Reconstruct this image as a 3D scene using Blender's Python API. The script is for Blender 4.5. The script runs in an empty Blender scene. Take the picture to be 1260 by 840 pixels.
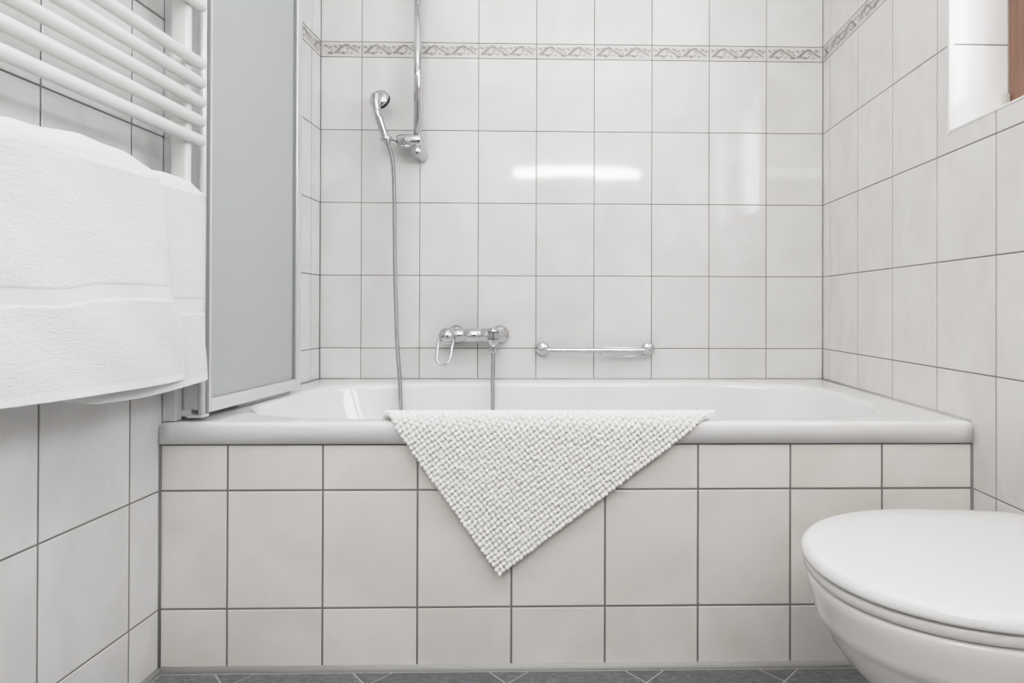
import bpy, bmesh, math, random
import numpy as np
from mathutils import Vector, Matrix

random.seed(7)
rng = np.random.default_rng(5)
C = bpy.context.scene.collection
PI = math.pi

# ------------------------------------------------------------------ sizes (metres)
XL, XR, D = -0.88488, 0.85397, 0.78323        # left wall, right wall, back wall
YF, H = -2.40, 2.50                            # wall behind the camera, ceiling
PIT = 0.2
Z4, HR = 0.62928, 0.24978
ROWS = [0.006, Z4-2*HR, Z4-HR, Z4, Z4+HR, Z4+2*HR, Z4+3*HR, 1.62898, 1.68132,
        1.68132+HR, 1.68132+2*HR, 1.68132+3*HR, H]
RIM, RB = 0.52434, 0.47776

# ------------------------------------------------------------------ materials
def newmat(name):
    m = bpy.data.materials.new(name); m.use_nodes = True
    nt = m.node_tree
    return m, nt, nt.nodes['Principled BSDF']

def simple(name, col, rough=0.5, metal=0.0, coat=0.0, spec=0.5, bump=None):
    m, nt, b = newmat(name)
    b.inputs['Base Color'].default_value = (*col, 1)
    b.inputs['Roughness'].default_value = rough
    b.inputs['Metallic'].default_value = metal
    b.inputs['Coat Weight'].default_value = coat
    b.inputs['Coat Roughness'].default_value = 0.04
    b.inputs['Specular IOR Level'].default_value = spec
    if bump:
        sc, st, dist = bump
        tc = nt.nodes.new('ShaderNodeTexCoord'); n = nt.nodes.new('ShaderNodeTexNoise')
        n.inputs['Scale'].default_value = sc; n.inputs['Detail'].default_value = 3
        bp = nt.nodes.new('ShaderNodeBump'); bp.inputs['Strength'].default_value = st
        bp.inputs['Distance'].default_value = dist
        nt.links.new(tc.outputs['Object'], n.inputs['Vector'])
        nt.links.new(n.outputs['Fac'], bp.inputs['Height'])
        nt.links.new(bp.outputs['Normal'], b.inputs['Normal'])
    return m

def tile_mat(name, ca, cb, rough=0.09, vary=0.05):
    m, nt, b = newmat(name)
    L = nt.links.new
    tc = nt.nodes.new('ShaderNodeTexCoord')
    geo = nt.nodes.new('ShaderNodeNewGeometry')
    # every tile takes its own piece of the marbling
    mul = nt.nodes.new('ShaderNodeMath'); mul.operation = 'MULTIPLY'; mul.inputs[1].default_value = 37
    L(geo.outputs['Random Per Island'], mul.inputs[0])
    comb = nt.nodes.new('ShaderNodeCombineXYZ'); L(mul.outputs[0], comb.inputs[0]); L(mul.outputs[0], comb.inputs[2])
    add = nt.nodes.new('ShaderNodeVectorMath'); add.operation = 'ADD'
    L(tc.outputs['Object'], add.inputs[0]); L(comb.outputs[0], add.inputs[1])
    mp = nt.nodes.new('ShaderNodeMapping'); mp.inputs['Rotation'].default_value = (0.6, 0.7, 0.8)
    mp.inputs['Scale'].default_value = (1.0, 2.2, 1.0)
    L(add.outputs[0], mp.inputs['Vector'])
    n = nt.nodes.new('ShaderNodeTexNoise'); n.inputs['Scale'].default_value = 5.5
    n.inputs['Detail'].default_value = 4; n.inputs['Distortion'].default_value = 0.6
    L(mp.outputs[0], n.inputs['Vector'])
    ramp = nt.nodes.new('ShaderNodeValToRGB')
    ramp.color_ramp.elements[0].position = 0.38; ramp.color_ramp.elements[0].color = (*ca, 1)
    ramp.color_ramp.elements[1].position = 0.62; ramp.color_ramp.elements[1].color = (*cb, 1)
    L(n.outputs['Fac'], ramp.inputs['Fac'])
    hsv = nt.nodes.new('ShaderNodeHueSaturation')
    mr = nt.nodes.new('ShaderNodeMapRange')
    mr.inputs['To Min'].default_value = 1 - vary/2; mr.inputs['To Max'].default_value = 1 + vary/2
    L(geo.outputs['Random Per Island'], mr.inputs['Value']); L(mr.outputs[0], hsv.inputs['Value'])
    L(ramp.outputs[0], hsv.inputs['Color']); L(hsv.outputs[0], b.inputs['Base Color'])
    b.inputs['Roughness'].default_value = rough
    n2 = nt.nodes.new('ShaderNodeTexNoise'); n2.inputs['Scale'].default_value = 9
    n2.inputs['Detail'].default_value = 1
    L(add.outputs[0], n2.inputs['Vector'])
    bp = nt.nodes.new('ShaderNodeBump'); bp.inputs['Strength'].default_value = 0.05
    bp.inputs['Distance'].default_value = 0.004
    L(n2.outputs['Fac'], bp.inputs['Height']); L(bp.outputs[0], b.inputs['Normal'])
    return m

M_tile = tile_mat('glazed_wall_tile', (0.715, 0.710, 0.702), (0.775, 0.771, 0.766), rough=0.06)
M_tile_warmlit = tile_mat('glazed_wall_tile_warmlit', (0.725, 0.702, 0.685), (0.785, 0.768, 0.752), rough=0.06)  # same tile, with warm bounce light tinted into its colour
M_panel = tile_mat('glazed_panel_tile', (0.755, 0.722, 0.690), (0.815, 0.788, 0.760), rough=0.2)
M_revealt = tile_mat('glazed_reveal_tile', (0.88, 0.88, 0.885), (0.91, 0.91, 0.915))
M_grout = simple('grey_grout', (0.22, 0.215, 0.21), 0.9, bump=(400, 0.3, 0.001))
M_grout_l = simple('light_silicone', (0.42, 0.42, 0.41), 0.6)
M_bandbg = simple('border_glaze', (0.70, 0.685, 0.66), 0.25)
M_banddk = simple('border_dark_relief', (0.33, 0.315, 0.30), 0.3)
M_bandlt = simple('border_light_relief', (0.40, 0.385, 0.37), 0.3)
M_trimw = simple('white_plastic_trim', (0.83, 0.82, 0.81), 0.25)
M_plaster = simple('ceiling_paint', (0.86, 0.86, 0.85), 0.9)
M_enamel = simple('white_enamel', (0.85, 0.85, 0.852), 0.06, coat=0.4)
M_ceramic = simple('white_ceramic', (0.79, 0.77, 0.755), 0.12, coat=0.5)
M_lid = simple('white_lid_plastic', (0.83, 0.83, 0.835), 0.12, coat=0.4)
M_seatm = simple('white_seat_plastic', (0.74, 0.72, 0.70), 0.2)
M_chrome = simple('chrome', (0.62, 0.62, 0.63), 0.07, metal=1.0)
M_chromed = simple('hose_chrome', (0.44, 0.44, 0.45), 0.22, metal=1.0)
M_alu = simple('silver_aluminium', (0.74, 0.75, 0.76), 0.32, metal=0.6)
M_pale = simple('pale_aluminium', (0.86, 0.86, 0.86), 0.3, metal=0.2)
M_rubber = simple('grey_seal', (0.24, 0.245, 0.25), 0.5)
M_black = simple('black_rubber', (0.02, 0.02, 0.02), 0.5)
M_radi = simple('white_radiator_lacquer', (0.76, 0.755, 0.74), 0.32, coat=0.2)
M_mirrorless = simple('window_gasket', (0.33, 0.29, 0.25), 0.5)

def frosted():
    m, nt, b = newmat('frosted_screen')
    tc = nt.nodes.new('ShaderNodeTexCoord'); n = nt.nodes.new('ShaderNodeTexNoise')
    n.inputs['Scale'].default_value = 260; n.inputs['Detail'].default_value = 2
    bp = nt.nodes.new('ShaderNodeBump'); bp.inputs['Strength'].default_value = 0.15
    bp.inputs['Distance'].default_value = 0.0006
    nt.links.new(tc.outputs['Object'], n.inputs['Vector'])
    nt.links.new(n.outputs['Fac'], bp.inputs['Height']); nt.links.new(bp.outputs[0], b.inputs['Normal'])
    b.inputs['Base Color'].default_value = (0.53, 0.545, 0.555, 1)
    b.inputs['Roughness'].default_value = 0.32
    b.inputs['Transmission Weight'].default_value = 0.15
    b.inputs['IOR'].default_value = 1.3
    return m
M_frost = frosted()

def terry(name, col, sx=1.0, strength=0.9, dist=0.004):
    m, nt, b = newmat(name)
    L = nt.links.new
    tc = nt.nodes.new('ShaderNodeTexCoord')
    mp = nt.nodes.new('ShaderNodeMapping'); mp.inputs['Scale'].default_value = (1, 0.45, 1.3)
    n = nt.nodes.new('ShaderNodeTexNoise'); n.inputs['Scale'].default_value = 330*sx
    n.inputs['Detail'].default_value = 3; n.inputs['Roughness'].default_value = 0.7
    n3 = nt.nodes.new('ShaderNodeTexNoise'); n3.inputs['Scale'].default_value = 60; n3.inputs['Detail'].default_value = 4
    ad = nt.nodes.new('ShaderNodeMath'); ad.operation = 'ADD'
    L(tc.outputs['Object'], mp.inputs[0]); L(mp.outputs[0], n.inputs['Vector']); L(mp.outputs[0], n3.inputs['Vector'])
    L(n.outputs['Fac'], ad.inputs[0]); L(n3.outputs['Fac'], ad.inputs[1])
    bp = nt.nodes.new('ShaderNodeBump'); bp.inputs['Strength'].default_value = strength
    bp.inputs['Distance'].default_value = dist
    L(ad.outputs[0], bp.inputs['Height']); L(bp.outputs[0], b.inputs['Normal'])
    b.inputs['Base Color'].default_value = (*col, 1)
    b.inputs['Roughness'].default_value = 0.95
    b.inputs['Sheen Weight'].default_value = 0.25
    b.inputs['Specular IOR Level'].default_value = 0.15
    return m
M_terry = terry('white_terry', (0.83, 0.845, 0.865), 1.0, 0.75, 0.0026)
M_woven = terry('white_flat_weave', (0.80, 0.815, 0.84), 1.6, 0.25, 0.001)
M_hem = terry('white_hem', (0.88, 0.88, 0.885), 1.6, 0.25, 0.001)
M_bead = terry('chenille', (0.95, 0.945, 0.93), 2.0, 0.4, 0.0006)
M_back = terry('mat_backing', (0.90, 0.895, 0.88), 2.0, 0.5, 0.001)

def floor_mat():
    m, nt, b = newmat('anthracite_stone_tile')
    L = nt.links.new
    tc = nt.nodes.new('ShaderNodeTexCoord'); geo = nt.nodes.new('ShaderNodeNewGeometry')
    mp = nt.nodes.new('ShaderNodeMapping'); mp.inputs['Scale'].default_value = (1, 2.6, 1); mp.inputs['Rotation'].default_value = (0, 0, 0.9)
    L(tc.outputs['Object'], mp.inputs[0])
    n = nt.nodes.new('ShaderNodeTexNoise'); n.inputs['Scale'].default_value = 55; n.inputs['Detail'].default_value = 8
    n.inputs['Roughness'].default_value = 0.75; n.inputs['Distortion'].default_value = 1.2
    L(mp.outputs[0], n.inputs['Vector'])
    r = nt.nodes.new('ShaderNodeValToRGB')
    r.color_ramp.elements[0].position = 0.34; r.color_ramp.elements[0].color = (0.075, 0.076, 0.080, 1)
    r.color_ramp.elements[1].position = 0.70; r.color_ramp.elements[1].color = (0.26, 0.26, 0.265, 1)
    L(n.outputs['Fac'], r.inputs[0])
    hsv = nt.nodes.new('ShaderNodeHueSaturation'); mr = nt.nodes.new('ShaderNodeMapRange')
    mr.inputs['To Min'].default_value = 0.82; mr.inputs['To Max'].default_value = 1.15
    L(geo.outputs['Random Per Island'], mr.inputs[0]); L(mr.outputs[0], hsv.inputs['Value'])
    L(r.outputs[0], hsv.inputs['Color']); L(hsv.outputs[0], b.inputs['Base Color'])
    b.inputs['Roughness'].default_value = 0.5
    bp = nt.nodes.new('ShaderNodeBump'); bp.inputs['Strength'].default_value = 0.3; bp.inputs['Distance'].default_value = 0.002
    L(n.outputs['Fac'], bp.inputs['Height']); L(bp.outputs[0], b.inputs['Normal'])
    return m
M_floor = floor_mat()

def wood_mat():
    m, nt, b = newmat('brown_window_wood')
    L = nt.links.new
    tc = nt.nodes.new('ShaderNodeTexCoord')
    mp = nt.nodes.new('ShaderNodeMapping'); mp.inputs['Scale'].default_value = (60, 60, 2.5)
    n = nt.nodes.new('ShaderNodeTexNoise'); n.inputs['Scale'].default_value = 1.6; n.inputs['Detail'].default_value = 4
    r = nt.nodes.new('ShaderNodeValToRGB')
    r.color_ramp.elements[0].position = 0.3; r.color_ramp.elements[0].color = (0.20, 0.105, 0.072, 1)
    r.color_ramp.elements[1].position = 0.7; r.color_ramp.elements[1].color = (0.31, 0.175, 0.125, 1)
    L(tc.outputs['Object'], mp.inputs[0]); L(mp.outputs[0], n.inputs['Vector']); L(n.outputs['Fac'], r.inputs[0])
    L(r.outputs[0], b.inputs['Base Color']); b.inputs['Roughness'].default_value = 0.4
    return m
M_wood = wood_mat()

def glass_mat():
    m = bpy.data.materials.new('window_glass'); m.use_nodes = True
    nt = m.node_tree; nt.nodes.clear()
    t = nt.nodes.new('ShaderNodeBsdfTransparent'); g = nt.nodes.new('ShaderNodeBsdfGlossy'); g.inputs['Roughness'].default_value = 0.0
    mx = nt.nodes.new('ShaderNodeMixShader'); o = nt.nodes.new('ShaderNodeOutputMaterial')
    mx.inputs[0].default_value = 0.06
    nt.links.new(t.outputs[0], mx.inputs[1]); nt.links.new(g.outputs[0], mx.inputs[2])
    nt.links.new(mx.outputs[0], o.inputs[0])
    return m
M_glass = glass_mat()

def emit(name, col, s):
    m = bpy.data.materials.new(name); m.use_nodes = True
    nt = m.node_tree; nt.nodes.clear()
    e = nt.nodes.new('ShaderNodeEmission'); e.inputs[0].default_value = (*col, 1); e.inputs[1].default_value = s
    o = nt.nodes.new('ShaderNodeOutputMaterial'); nt.links.new(e.outputs[0], o.inputs[0])
    return m

# ------------------------------------------------------------------ object helpers
def link(name, me, parent=None):
    o = bpy.data.objects.new(name, me); C.objects.link(o)
    if parent is not None:
        o.parent = parent
        o.matrix_parent_inverse = parent.matrix_basis.inverted()
    return o

def mesh(name, verts, faces, mats, parent=None, smooth=False, fm=None):
    me = bpy.data.meshes.new(name)
    me.from_pydata([tuple(map(float, v)) for v in verts], [], faces)
    for m in (mats if isinstance(mats, (list, tuple)) else [mats]): me.materials.append(m)
    if fm is not None: me.polygons.foreach_set('material_index', fm)
    me.update()
    bm = bmesh.new(); bm.from_mesh(me)
    bmesh.ops.recalc_face_normals(bm, faces=bm.faces); bm.to_mesh(me); bm.free()
    if smooth: me.polygons.foreach_set('use_smooth', [True]*len(me.polygons))
    return link(name, me, parent)

def from_bm(name, bm, mats, parent=None, smooth=False):
    bmesh.ops.recalc_face_normals(bm, faces=bm.faces)
    me = bpy.data.meshes.new(name); bm.to_mesh(me); bm.free()
    for m in (mats if isinstance(mats, (list, tuple)) else [mats]): me.materials.append(m)
    if smooth: me.polygons.foreach_set('use_smooth', [True]*len(me.polygons))
    return link(name, me, parent)

def thing(name, label, cat, loc, group=None):
    o = bpy.data.objects.new(name, None); C.objects.link(o); o.location = loc
    o.empty_display_size = 0.05
    o['label'] = label; o['category'] = cat
    if group: o['group'] = group
    return o

def struct(o):
    o['kind'] = 'structure'; return o

def add_box(bm, x0, x1, y0, y1, z0, z1, bev=0.0, seg=2, mi=0):
    vs = [bm.verts.new((x, y, z)) for x in (x0, x1) for y in (y0, y1) for z in (z0, z1)]
    fs = [(0,1,3,2),(4,6,7,5),(0,4,5,1),(2,3,7,6),(0,2,6,4),(1,5,7,3)]
    faces = [bm.faces.new([vs[i] for i in f]) for f in fs]
    for f in faces: f.material_index = mi
    if bev > 0:
        es = list({e for f in faces for e in f.edges})
        r = bmesh.ops.bevel(bm, geom=es, offset=bev, segments=seg, affect='EDGES', profile=0.5)
        for f in r['faces']: f.material_index = mi
    return bm

def box(name, x0, x1, y0, y1, z0, z1, m, parent=None, bev=0.0, seg=2, smooth=False):
    return from_bm(name, add_box(bmesh.new(), x0, x1, y0, y1, z0, z1, bev, seg), m, parent, smooth)

def frame_for(d, ref=None):
    d = np.array(d, float); d /= np.linalg.norm(d)
    a = np.array(ref if ref is not None else ([0, 0, 1] if abs(d[2]) < 0.9 else [1, 0, 0]), float)
    u = a - d*(a@d); u /= np.linalg.norm(u)
    return u, np.cross(d, u)

def sweep(path, radii, n=20, closed=False, caps=True, sy=1.0):
    """tube through points; radii scalar or list; returns verts, faces"""
    P = np.array(path, float); N = len(P)
    R = np.full(N, radii) if np.isscalar(radii) else np.array(radii, float)
    T = np.zeros_like(P)
    for i in range(N):
        a = P[(i-1) % N] if (closed or i > 0) else P[i]
        b = P[(i+1) % N] if (closed or i < N-1) else P[i]
        T[i] = b - a
        T[i] /= np.linalg.norm(T[i]) + 1e-12
    u, _ = frame_for(T[0]); V = []
    for i in range(N):
        u = u - T[i]*(u@T[i]); u /= np.linalg.norm(u); w = np.cross(T[i], u)
        for k in range(n):
            a = 2*PI*k/n
            V.append(P[i] + R[i]*(math.cos(a)*u + sy*math.sin(a)*w))
    F = []
    for i in range(N if closed else N-1):
        j = (i+1) % N
        for k in range(n):
            F.append((i*n+k, i*n+(k+1) % n, j*n+(k+1) % n, j*n+k))
    if caps and not closed:
        F.append(tuple(range(n))[::-1]); F.append(tuple((N-1)*n+k for k in range(n)))
    return V, F

def lathe(origin, axis, prof, n=40):
    """prof: list of (distance along axis, radius)"""
    axis = np.array(axis, float); axis /= np.linalg.norm(axis); u, w = frame_for(axis)
    V = []; F = []; o = np.array(origin, float)
    for (t, r) in prof:
        for k in range(n):
            a = 2*PI*k/n
            V.append(o + axis*t + max(r, 1e-5)*(math.cos(a)*u + math.sin(a)*w))
    for i in range(len(prof)-1):
        for k in range(n):
            F.append((i*n+k, i*n+(k+1) % n, (i+1)*n+(k+1) % n, (i+1)*n+k))
    F.append(tuple(range(n))[::-1]); F.append(tuple((len(prof)-1)*n+k for k in range(n)))
    return V, F

def join(*vf):
    V = []; F = []
    for v, f in vf:
        b = len(V); V += list(v); F += [tuple(i+b for i in t) for t in f]
    return V, F

def spline(pts, n=12):
    P = [np.array(p, float) for p in pts]; out = []
    Q = [2*P[0]-P[1]] + P + [2*P[-1]-P[-2]]
    for i in range(1, len(Q)-2):
        p0, p1, p2, p3 = Q[i-1], Q[i], Q[i+1], Q[i+2]
        for k in range(n):
            t = k/n
            out.append(0.5*((2*p1)+(-p0+p2)*t+(2*p0-5*p1+4*p2-p3)*t*t+(-p0+3*p1-3*p2+p3)*t**3))
    out.append(P[-1]); return np.array(out)

def autosmooth(o, ang=35):
    me = o.data
    me.polygons.foreach_set('use_smooth', [True]*len(me.polygons))
    bm = bmesh.new(); bm.from_mesh(me)
    for e in bm.edges:
        if len(e.link_faces) == 2 and e.calc_face_angle(0) > math.radians(ang): e.smooth = False
    bm.to_mesh(me); bm.free()
    return o

# ------------------------------------------------------------------ tiled walls
def tiled_wall(name, O, U, N, u0, u1, rows, uref, joint, mat, hole=None, band=True, zmax=None, drop=0.0014, slab=0.05):
    """wall in the (U, Z) plane, tiles face N; hole = (ua, ub, za, zb)"""
    O, U, N = np.array(O, float), np.array(U, float), np.array(N, float); V = np.array([0, 0, 1.0])
    ks = [uref + PIT*k for k in range(-30, 31)]
    us = [u0] + [k for k in ks if u0+0.012 < k < u1-0.012] + [u1]
    bm = bmesh.new()
    def pt(u, v, n): return bm.verts.new(O + U*u + V*v + N*n)
    j = joint/2
    for a, b in zip(us[:-1], us[1:]):
        for c, d in zip(rows[:-1], rows[1:]):
            isband = band and abs(c-1.62898) < 1e-4
            ra, rb_, rc, rd = a+j, b-j, c+j, d-j
            if rb_-ra < 0.004 or rd-rc < 0.003: continue
            xs, ys = [ra, rb_], [rc, rd]
            if hole:
                ha, hb, hc, hd = hole
                xs = sorted(set(xs + [h for h in (ha, hb) if ra < h < rb_]))
                ys = sorted(set(ys + [h for h in (hc, hd) if rc < h < rd]))
            n0 = -drop; tilt = rng.normal(0, 0.00012, 3)
            cu, cv = (ra+rb_)/2, (rc+rd)/2
            grid = {}; fl = []
            for ix in range(len(xs)-1):
                for iy in range(len(ys)-1):
                    mx, my = (xs[ix]+xs[ix+1])/2, (ys[iy]+ys[iy+1])/2
                    if hole and ha < mx < hb and hc < my < hd: continue
                    q = []
                    for (gx, gy) in ((ix, iy), (ix+1, iy), (ix+1, iy+1), (ix, iy+1)):
                        if (gx, gy) not in grid:
                            uu, vv = xs[gx], ys[gy]
                            grid[(gx, gy)] = pt(uu, vv, n0)
                        q.append(grid[(gx, gy)])
                    fl.append(bm.faces.new(q))
            if not fl: continue
            if len(fl) > 1:
                fl = bmesh.ops.dissolve_faces(bm, faces=fl)['region']
            ext = bmesh.ops.extrude_face_region(bm, geom=fl)
            tv = [g for g in ext['geom'] if isinstance(g, bmesh.types.BMVert)]
            top = [g for g in ext['geom'] if isinstance(g, bmesh.types.BMFace)]
            for v in tv:
                v.co += Vector(N*(drop-0.0006))
            for f in fl:
                if f.is_valid: bm.faces.remove(f)
            bm.normal_update()
            r = bmesh.ops.inset_region(bm, faces=top, thickness=0.0013, depth=0.0, use_even_offset=True)
            for f in top:
                for v in f.verts:
                    p = np.array(v.co) - O
                    du, dv = p@U-cu, p@V-cv
                    v.co += Vector(N*(0.0006 + tilt[0] + tilt[1]*du/0.1 + tilt[2]*dv/0.12))
            if isband:
                sel = set(tv) | {v for f in top for v in f.verts}
                for v in sel:
                    for f in v.link_faces: f.material_index = 2
    # grout bed behind the tiles, cut round the window hole
    def slabbox(a, b, c, d):
        vs = [pt(u, v, n) for u in (a, b) for v in (c, d) for n in (-drop+0.0002, -slab)]
        for f in [(0,1,3,2),(4,6,7,5),(0,4,5,1),(2,3,7,6),(0,2,6,4),(1,5,7,3)]:
            bm.faces.new([vs[i] for i in f]).material_index = 1
    zt = rows[-1]
    if hole:
        ha, hb, hc, hd = hole
        ha, hb, hc, hd = ha-.006, hb+.006, hc-.006, hd+.006
        slabbox(u0, ha, 0, zt); slabbox(hb, u1, 0, zt); slabbox(ha, hb, 0, hc); slabbox(ha, hb, hd, zt)
    else:
        slabbox(u0, u1, rows[0]-0.006 if rows[0] < 0.05 else rows[0], zt)
    # relief pattern of the border tiles: a twisted ribbon with leaf dabs
    if band:
        zc = (1.62898+1.68132)/2
        def ribbon(pts, w, mi, lift):
            pts = np.array(pts); prev = None
            for i in range(len(pts)):
                t = pts[min(i+1, len(pts)-1)]-pts[max(i-1, 0)]; t = t/np.linalg.norm(t)
                nrm = np.array([-t[1], t[0]])*w/2*(0.55+0.45*math.sin(PI*min(max(i/(len(pts)-1), .05), .95))**.6)
                a, b = pts[i]+nrm, pts[i]-nrm
                cur = (pt(a[0], zc+a[1], lift), pt(b[0], zc+b[1], lift))
                if prev: bm.faces.new((prev[0], prev[1], cur[1], cur[0])).material_index = mi
                prev = cur
        def dab(u, v, a, b, ang, mi):
            vs = []
            for k in range(10):
                t = 2*PI*k/10; x, y = 1.35*a*math.cos(t), 1.5*b*math.sin(t)
                vs.append(pt(u+x*math.cos(ang)-y*math.sin(ang), zc+v+x*math.sin(ang)+y*math.cos(ang), 0.0009))
            bm.faces.new(vs).material_index = mi
        for a, b in zip(us[:-1], us[1:]):
            base = b-PIT if a == u0 else a
            for r in range(2):
                s = base + 0.004 + r*0.098
                def ok(p, q): return p > a+0.003 and q < b-0.003
                rise = [(s+0.004+0.036*t, -0.0125+0.026*t-0.003*math.sin(2*PI*t)*0.6) for t in np.linspace(0, 1, 9)]
                crest = [(s+0.036+0.020*t, 0.0125+0.003*math.sin(PI*t)-0.002*t) for t in np.linspace(0, 1, 7)]
                fall = [(s+0.052+0.036*t, 0.011-0.022*t) for t in np.linspace(0, 1, 9)]
                cup = [(s+0.080+0.018*t, -0.011-0.003*math.sin(PI*t)) for t in np.linspace(0, 1, 7)]
                for path, w, mi, lf in ((rise, 0.0088, 3, .0016), (crest, 0.008, 3, .0018), (fall, 0.0084, 4, .0012), (cup, 0.0085, 3, .0014)):
                    if ok(path[0][0], path[-1][0]): ribbon(path, w, mi, lf)
                for (du, dv, ra_, rb2, an, mi) in ((0.008, 0.009, .006, .0028, -.5, 4), (0.020, -0.011, .0055, .0025, .2, 4),
                        (0.034, -0.013, .006, .003, -.3, 3), (0.046, -0.009, .005, .0022, .5, 4), (0.062, -0.012, .004, .002, 0, 4),
                        (0.074, 0.011, .007, .003, -.35, 4), (0.088, 0.006, .0055, .0025, .6, 4), (0.093, -0.003, .004, .0018, .2, 4),
                        (0.050, 0.002, .005, .002, -.7, 4), (0.024, 0.013, .004, .002, .1, 4)):
                    if ok(s+du-.006, s+du+.006): dab(s+du, dv, ra_, rb2, an, mi)
    me = bpy.data.meshes.new(name); bm.to_mesh(me); bm.free()
    for m in (mat, M_grout, M_bandbg, M_banddk, M_bandlt): me.materials.append(m)
    return struct(link(name, me))

B0, F0, L0, R0 = -0.74501, -0.74376, -0.08453, 0.5274
WY0, WY1, WZ0, WZ1 = -1.65, 0.077, 1.1795, 2.12
tiled_wall('wall_back', (0, D, 0), (1, 0, 0), (0, -1, 0), XL, XR, ROWS, B0, 0.0028, M_tile)
tiled_wall('wall_left', (XL, 0, 0), (0, 1, 0), (1, 0, 0), YF, D, ROWS, L0, 0.0034, M_tile)
tiled_wall('wall_right', (XR, 0, 0), (0, 1, 0), (-1, 0, 0), YF, D, ROWS, R0, 0.0028, M_tile_warmlit,
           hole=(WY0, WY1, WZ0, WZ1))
tiled_wall('wall_front', (0, YF, 0), (1, 0, 0), (0, 1, 0), XL, XR, ROWS, B0, 0.003, M_tile)
# tiled front of the bath
PR = [0.006, Z4-2*HR, Z4-HR, RB-0.001]
tiled_wall('wall_bath', (0, 0.0, 0), (1, 0, 0), (0, -1, 0), XL+0.001, XR-0.001, PR, F0, 0.0042, M_panel, band=False, slab=0.03)

struct(box('ceiling', XL-0.05, XR+0.05, YF-0.05, D+0.05, H, H+0.05, M_plaster))

# floor: 20 cm tiles laid on the diagonal
bm = bmesh.new()
add_box(bm, XL-0.05, XR+0.05, YF-0.05, D+0.05, -0.06, -0.0012, mi=1)
s = 0.2863; c1, c2, jj = 0.3725, 0.4795, 0.0042
for i in range(-14, 14):
    for k in range(-14, 14):
        # tile between lines X+Y = c1+i*s .. , X-Y = c2+k*s ..
        g = jj*math.sqrt(2)/2
        a0, a1 = c1+i*s+g, c1+(i+1)*s-g
        b0, b1 = c2+k*s+g, c2+(k+1)*s-g
        poly = [((a+b)/2, (a-b)/2) for a, b in ((a0, b0), (a0, b1), (a1, b1), (a1, b0))]
        # clip to the room and in front of the bath
        def clip(poly, f, val, keep):
            out = []
            for q in range(len(poly)):
                p, r = poly[q], poly[(q+1) % len(poly)]
                ip, ir = keep*(p[f]-val) <= 0, keep*(r[f]-val) <= 0
                if ip: out.append(p)
                if ip != ir:
                    t = (val-p[f])/(r[f]-p[f]); out.append((p[0]+t*(r[0]-p[0]), p[1]+t*(r[1]-p[1])))
            return out
        for f, val, keep in ((0, XL+0.014, -1), (0, XR-0.010, 1), (1, -0.014, 1), (1, YF+0.010, -1)):
            poly = clip(poly, f, val, keep) if len(poly) > 2 else []
        if len(poly) > 2:
            area = abs(sum(poly[q][0]*poly[(q+1) % len(poly)][1]-poly[(q+1) % len(poly)][0]*poly[q][1] for q in range(len(poly))))/2
            if area > 2e-5:
                fc = bm.faces.new([bm.verts.new((x, y, -0.0010)) for x, y in poly])
                ex = bmesh.ops.extrude_face_region(bm, geom=[fc])
                for v in ex['geom']:
                    if isinstance(v, bmesh.types.BMVert): v.co.z = 0.0
struct(from_bm('floor', bm, [M_floor, M_grout_l]))

# silicone beads (rounded strips)
def bead(name, p0, p1, r, m):
    V, F = sweep([p0, p1], r, 12)
    return struct(mesh(name, V, F, m, smooth=True))
bead('trim_1', (XL, -0.001, 0.001), (XR, -0.001, 0.001), 0.0085, M_grout_l)
bead('trim_2', (XL+0.001, -0.002, 0.001), (XL+0.001, YF, 0.001), 0.0085, M_grout_l)
bead('trim_3', (XR-0.001, -0.002, 0.001), (XR-0.001, YF, 0.001), 0.0065, M_grout_l)
bead('trim_4', (XL+0.001, -0.001, 0.0), (XL+0.001, -0.001, RB), 0.0028, M_grout)
bead('trim_5', (XR-0.001, -0.001, 0.0), (XR-0.001, -0.001, RB), 0.0028, M_grout)
bead('trim_6', (XL+0.003, D-0.001, RIM-.001), (XR-0.003, D-0.001, RIM-.001), 0.0030, M_grout_l)
bead('trim_7', (XR-0.001, 0.006, RIM-.003), (XR-0.001, D, RIM-.003), 0.0058, M_grout_l)
bead('trim_8', (XL+0.001, 0.006, RIM-.003), (XL+0.001, D, RIM-.003), 0.0058, M_grout_l)
# vertical corner joints of the alcove
bead('trim_9', (XL+0.0004, D-0.0004, RIM), (XL+0.0004, D-0.0004, H), 0.0016, M_grout)
bead('trim_10', (XR-0.0004, D-0.0004, RIM), (XR-0.0004, D-0.0004, H), 0.0016, M_grout)

# unseen dark door added behind the camera for the chrome to reflect
M_added_door = simple('added_door_brown', (0.075, 0.05, 0.035), 0.35)
bm = bmesh.new()
add_box(bm, -.41, .41, YF+.001, YF+.03, .005, 1.90, .003, 2)
for zz in ((.12, .85), (1.0, 1.78)):
    add_box(bm, -.30, .30, YF+.0302, YF+.036, zz[0], zz[1], .004, 2)
dr = struct(from_bm('added_door_1', bm, M_added_door))
V, F = sweep(spline([(.35, YF+.03, 1.0), (.35, YF+.075, 1.0), (.33, YF+.085, 1.0), (.25, YF+.085, 1.0)], 6), .009, 14)
mesh('added_door_handle', V, F, M_chrome, dr, smooth=True)
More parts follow.
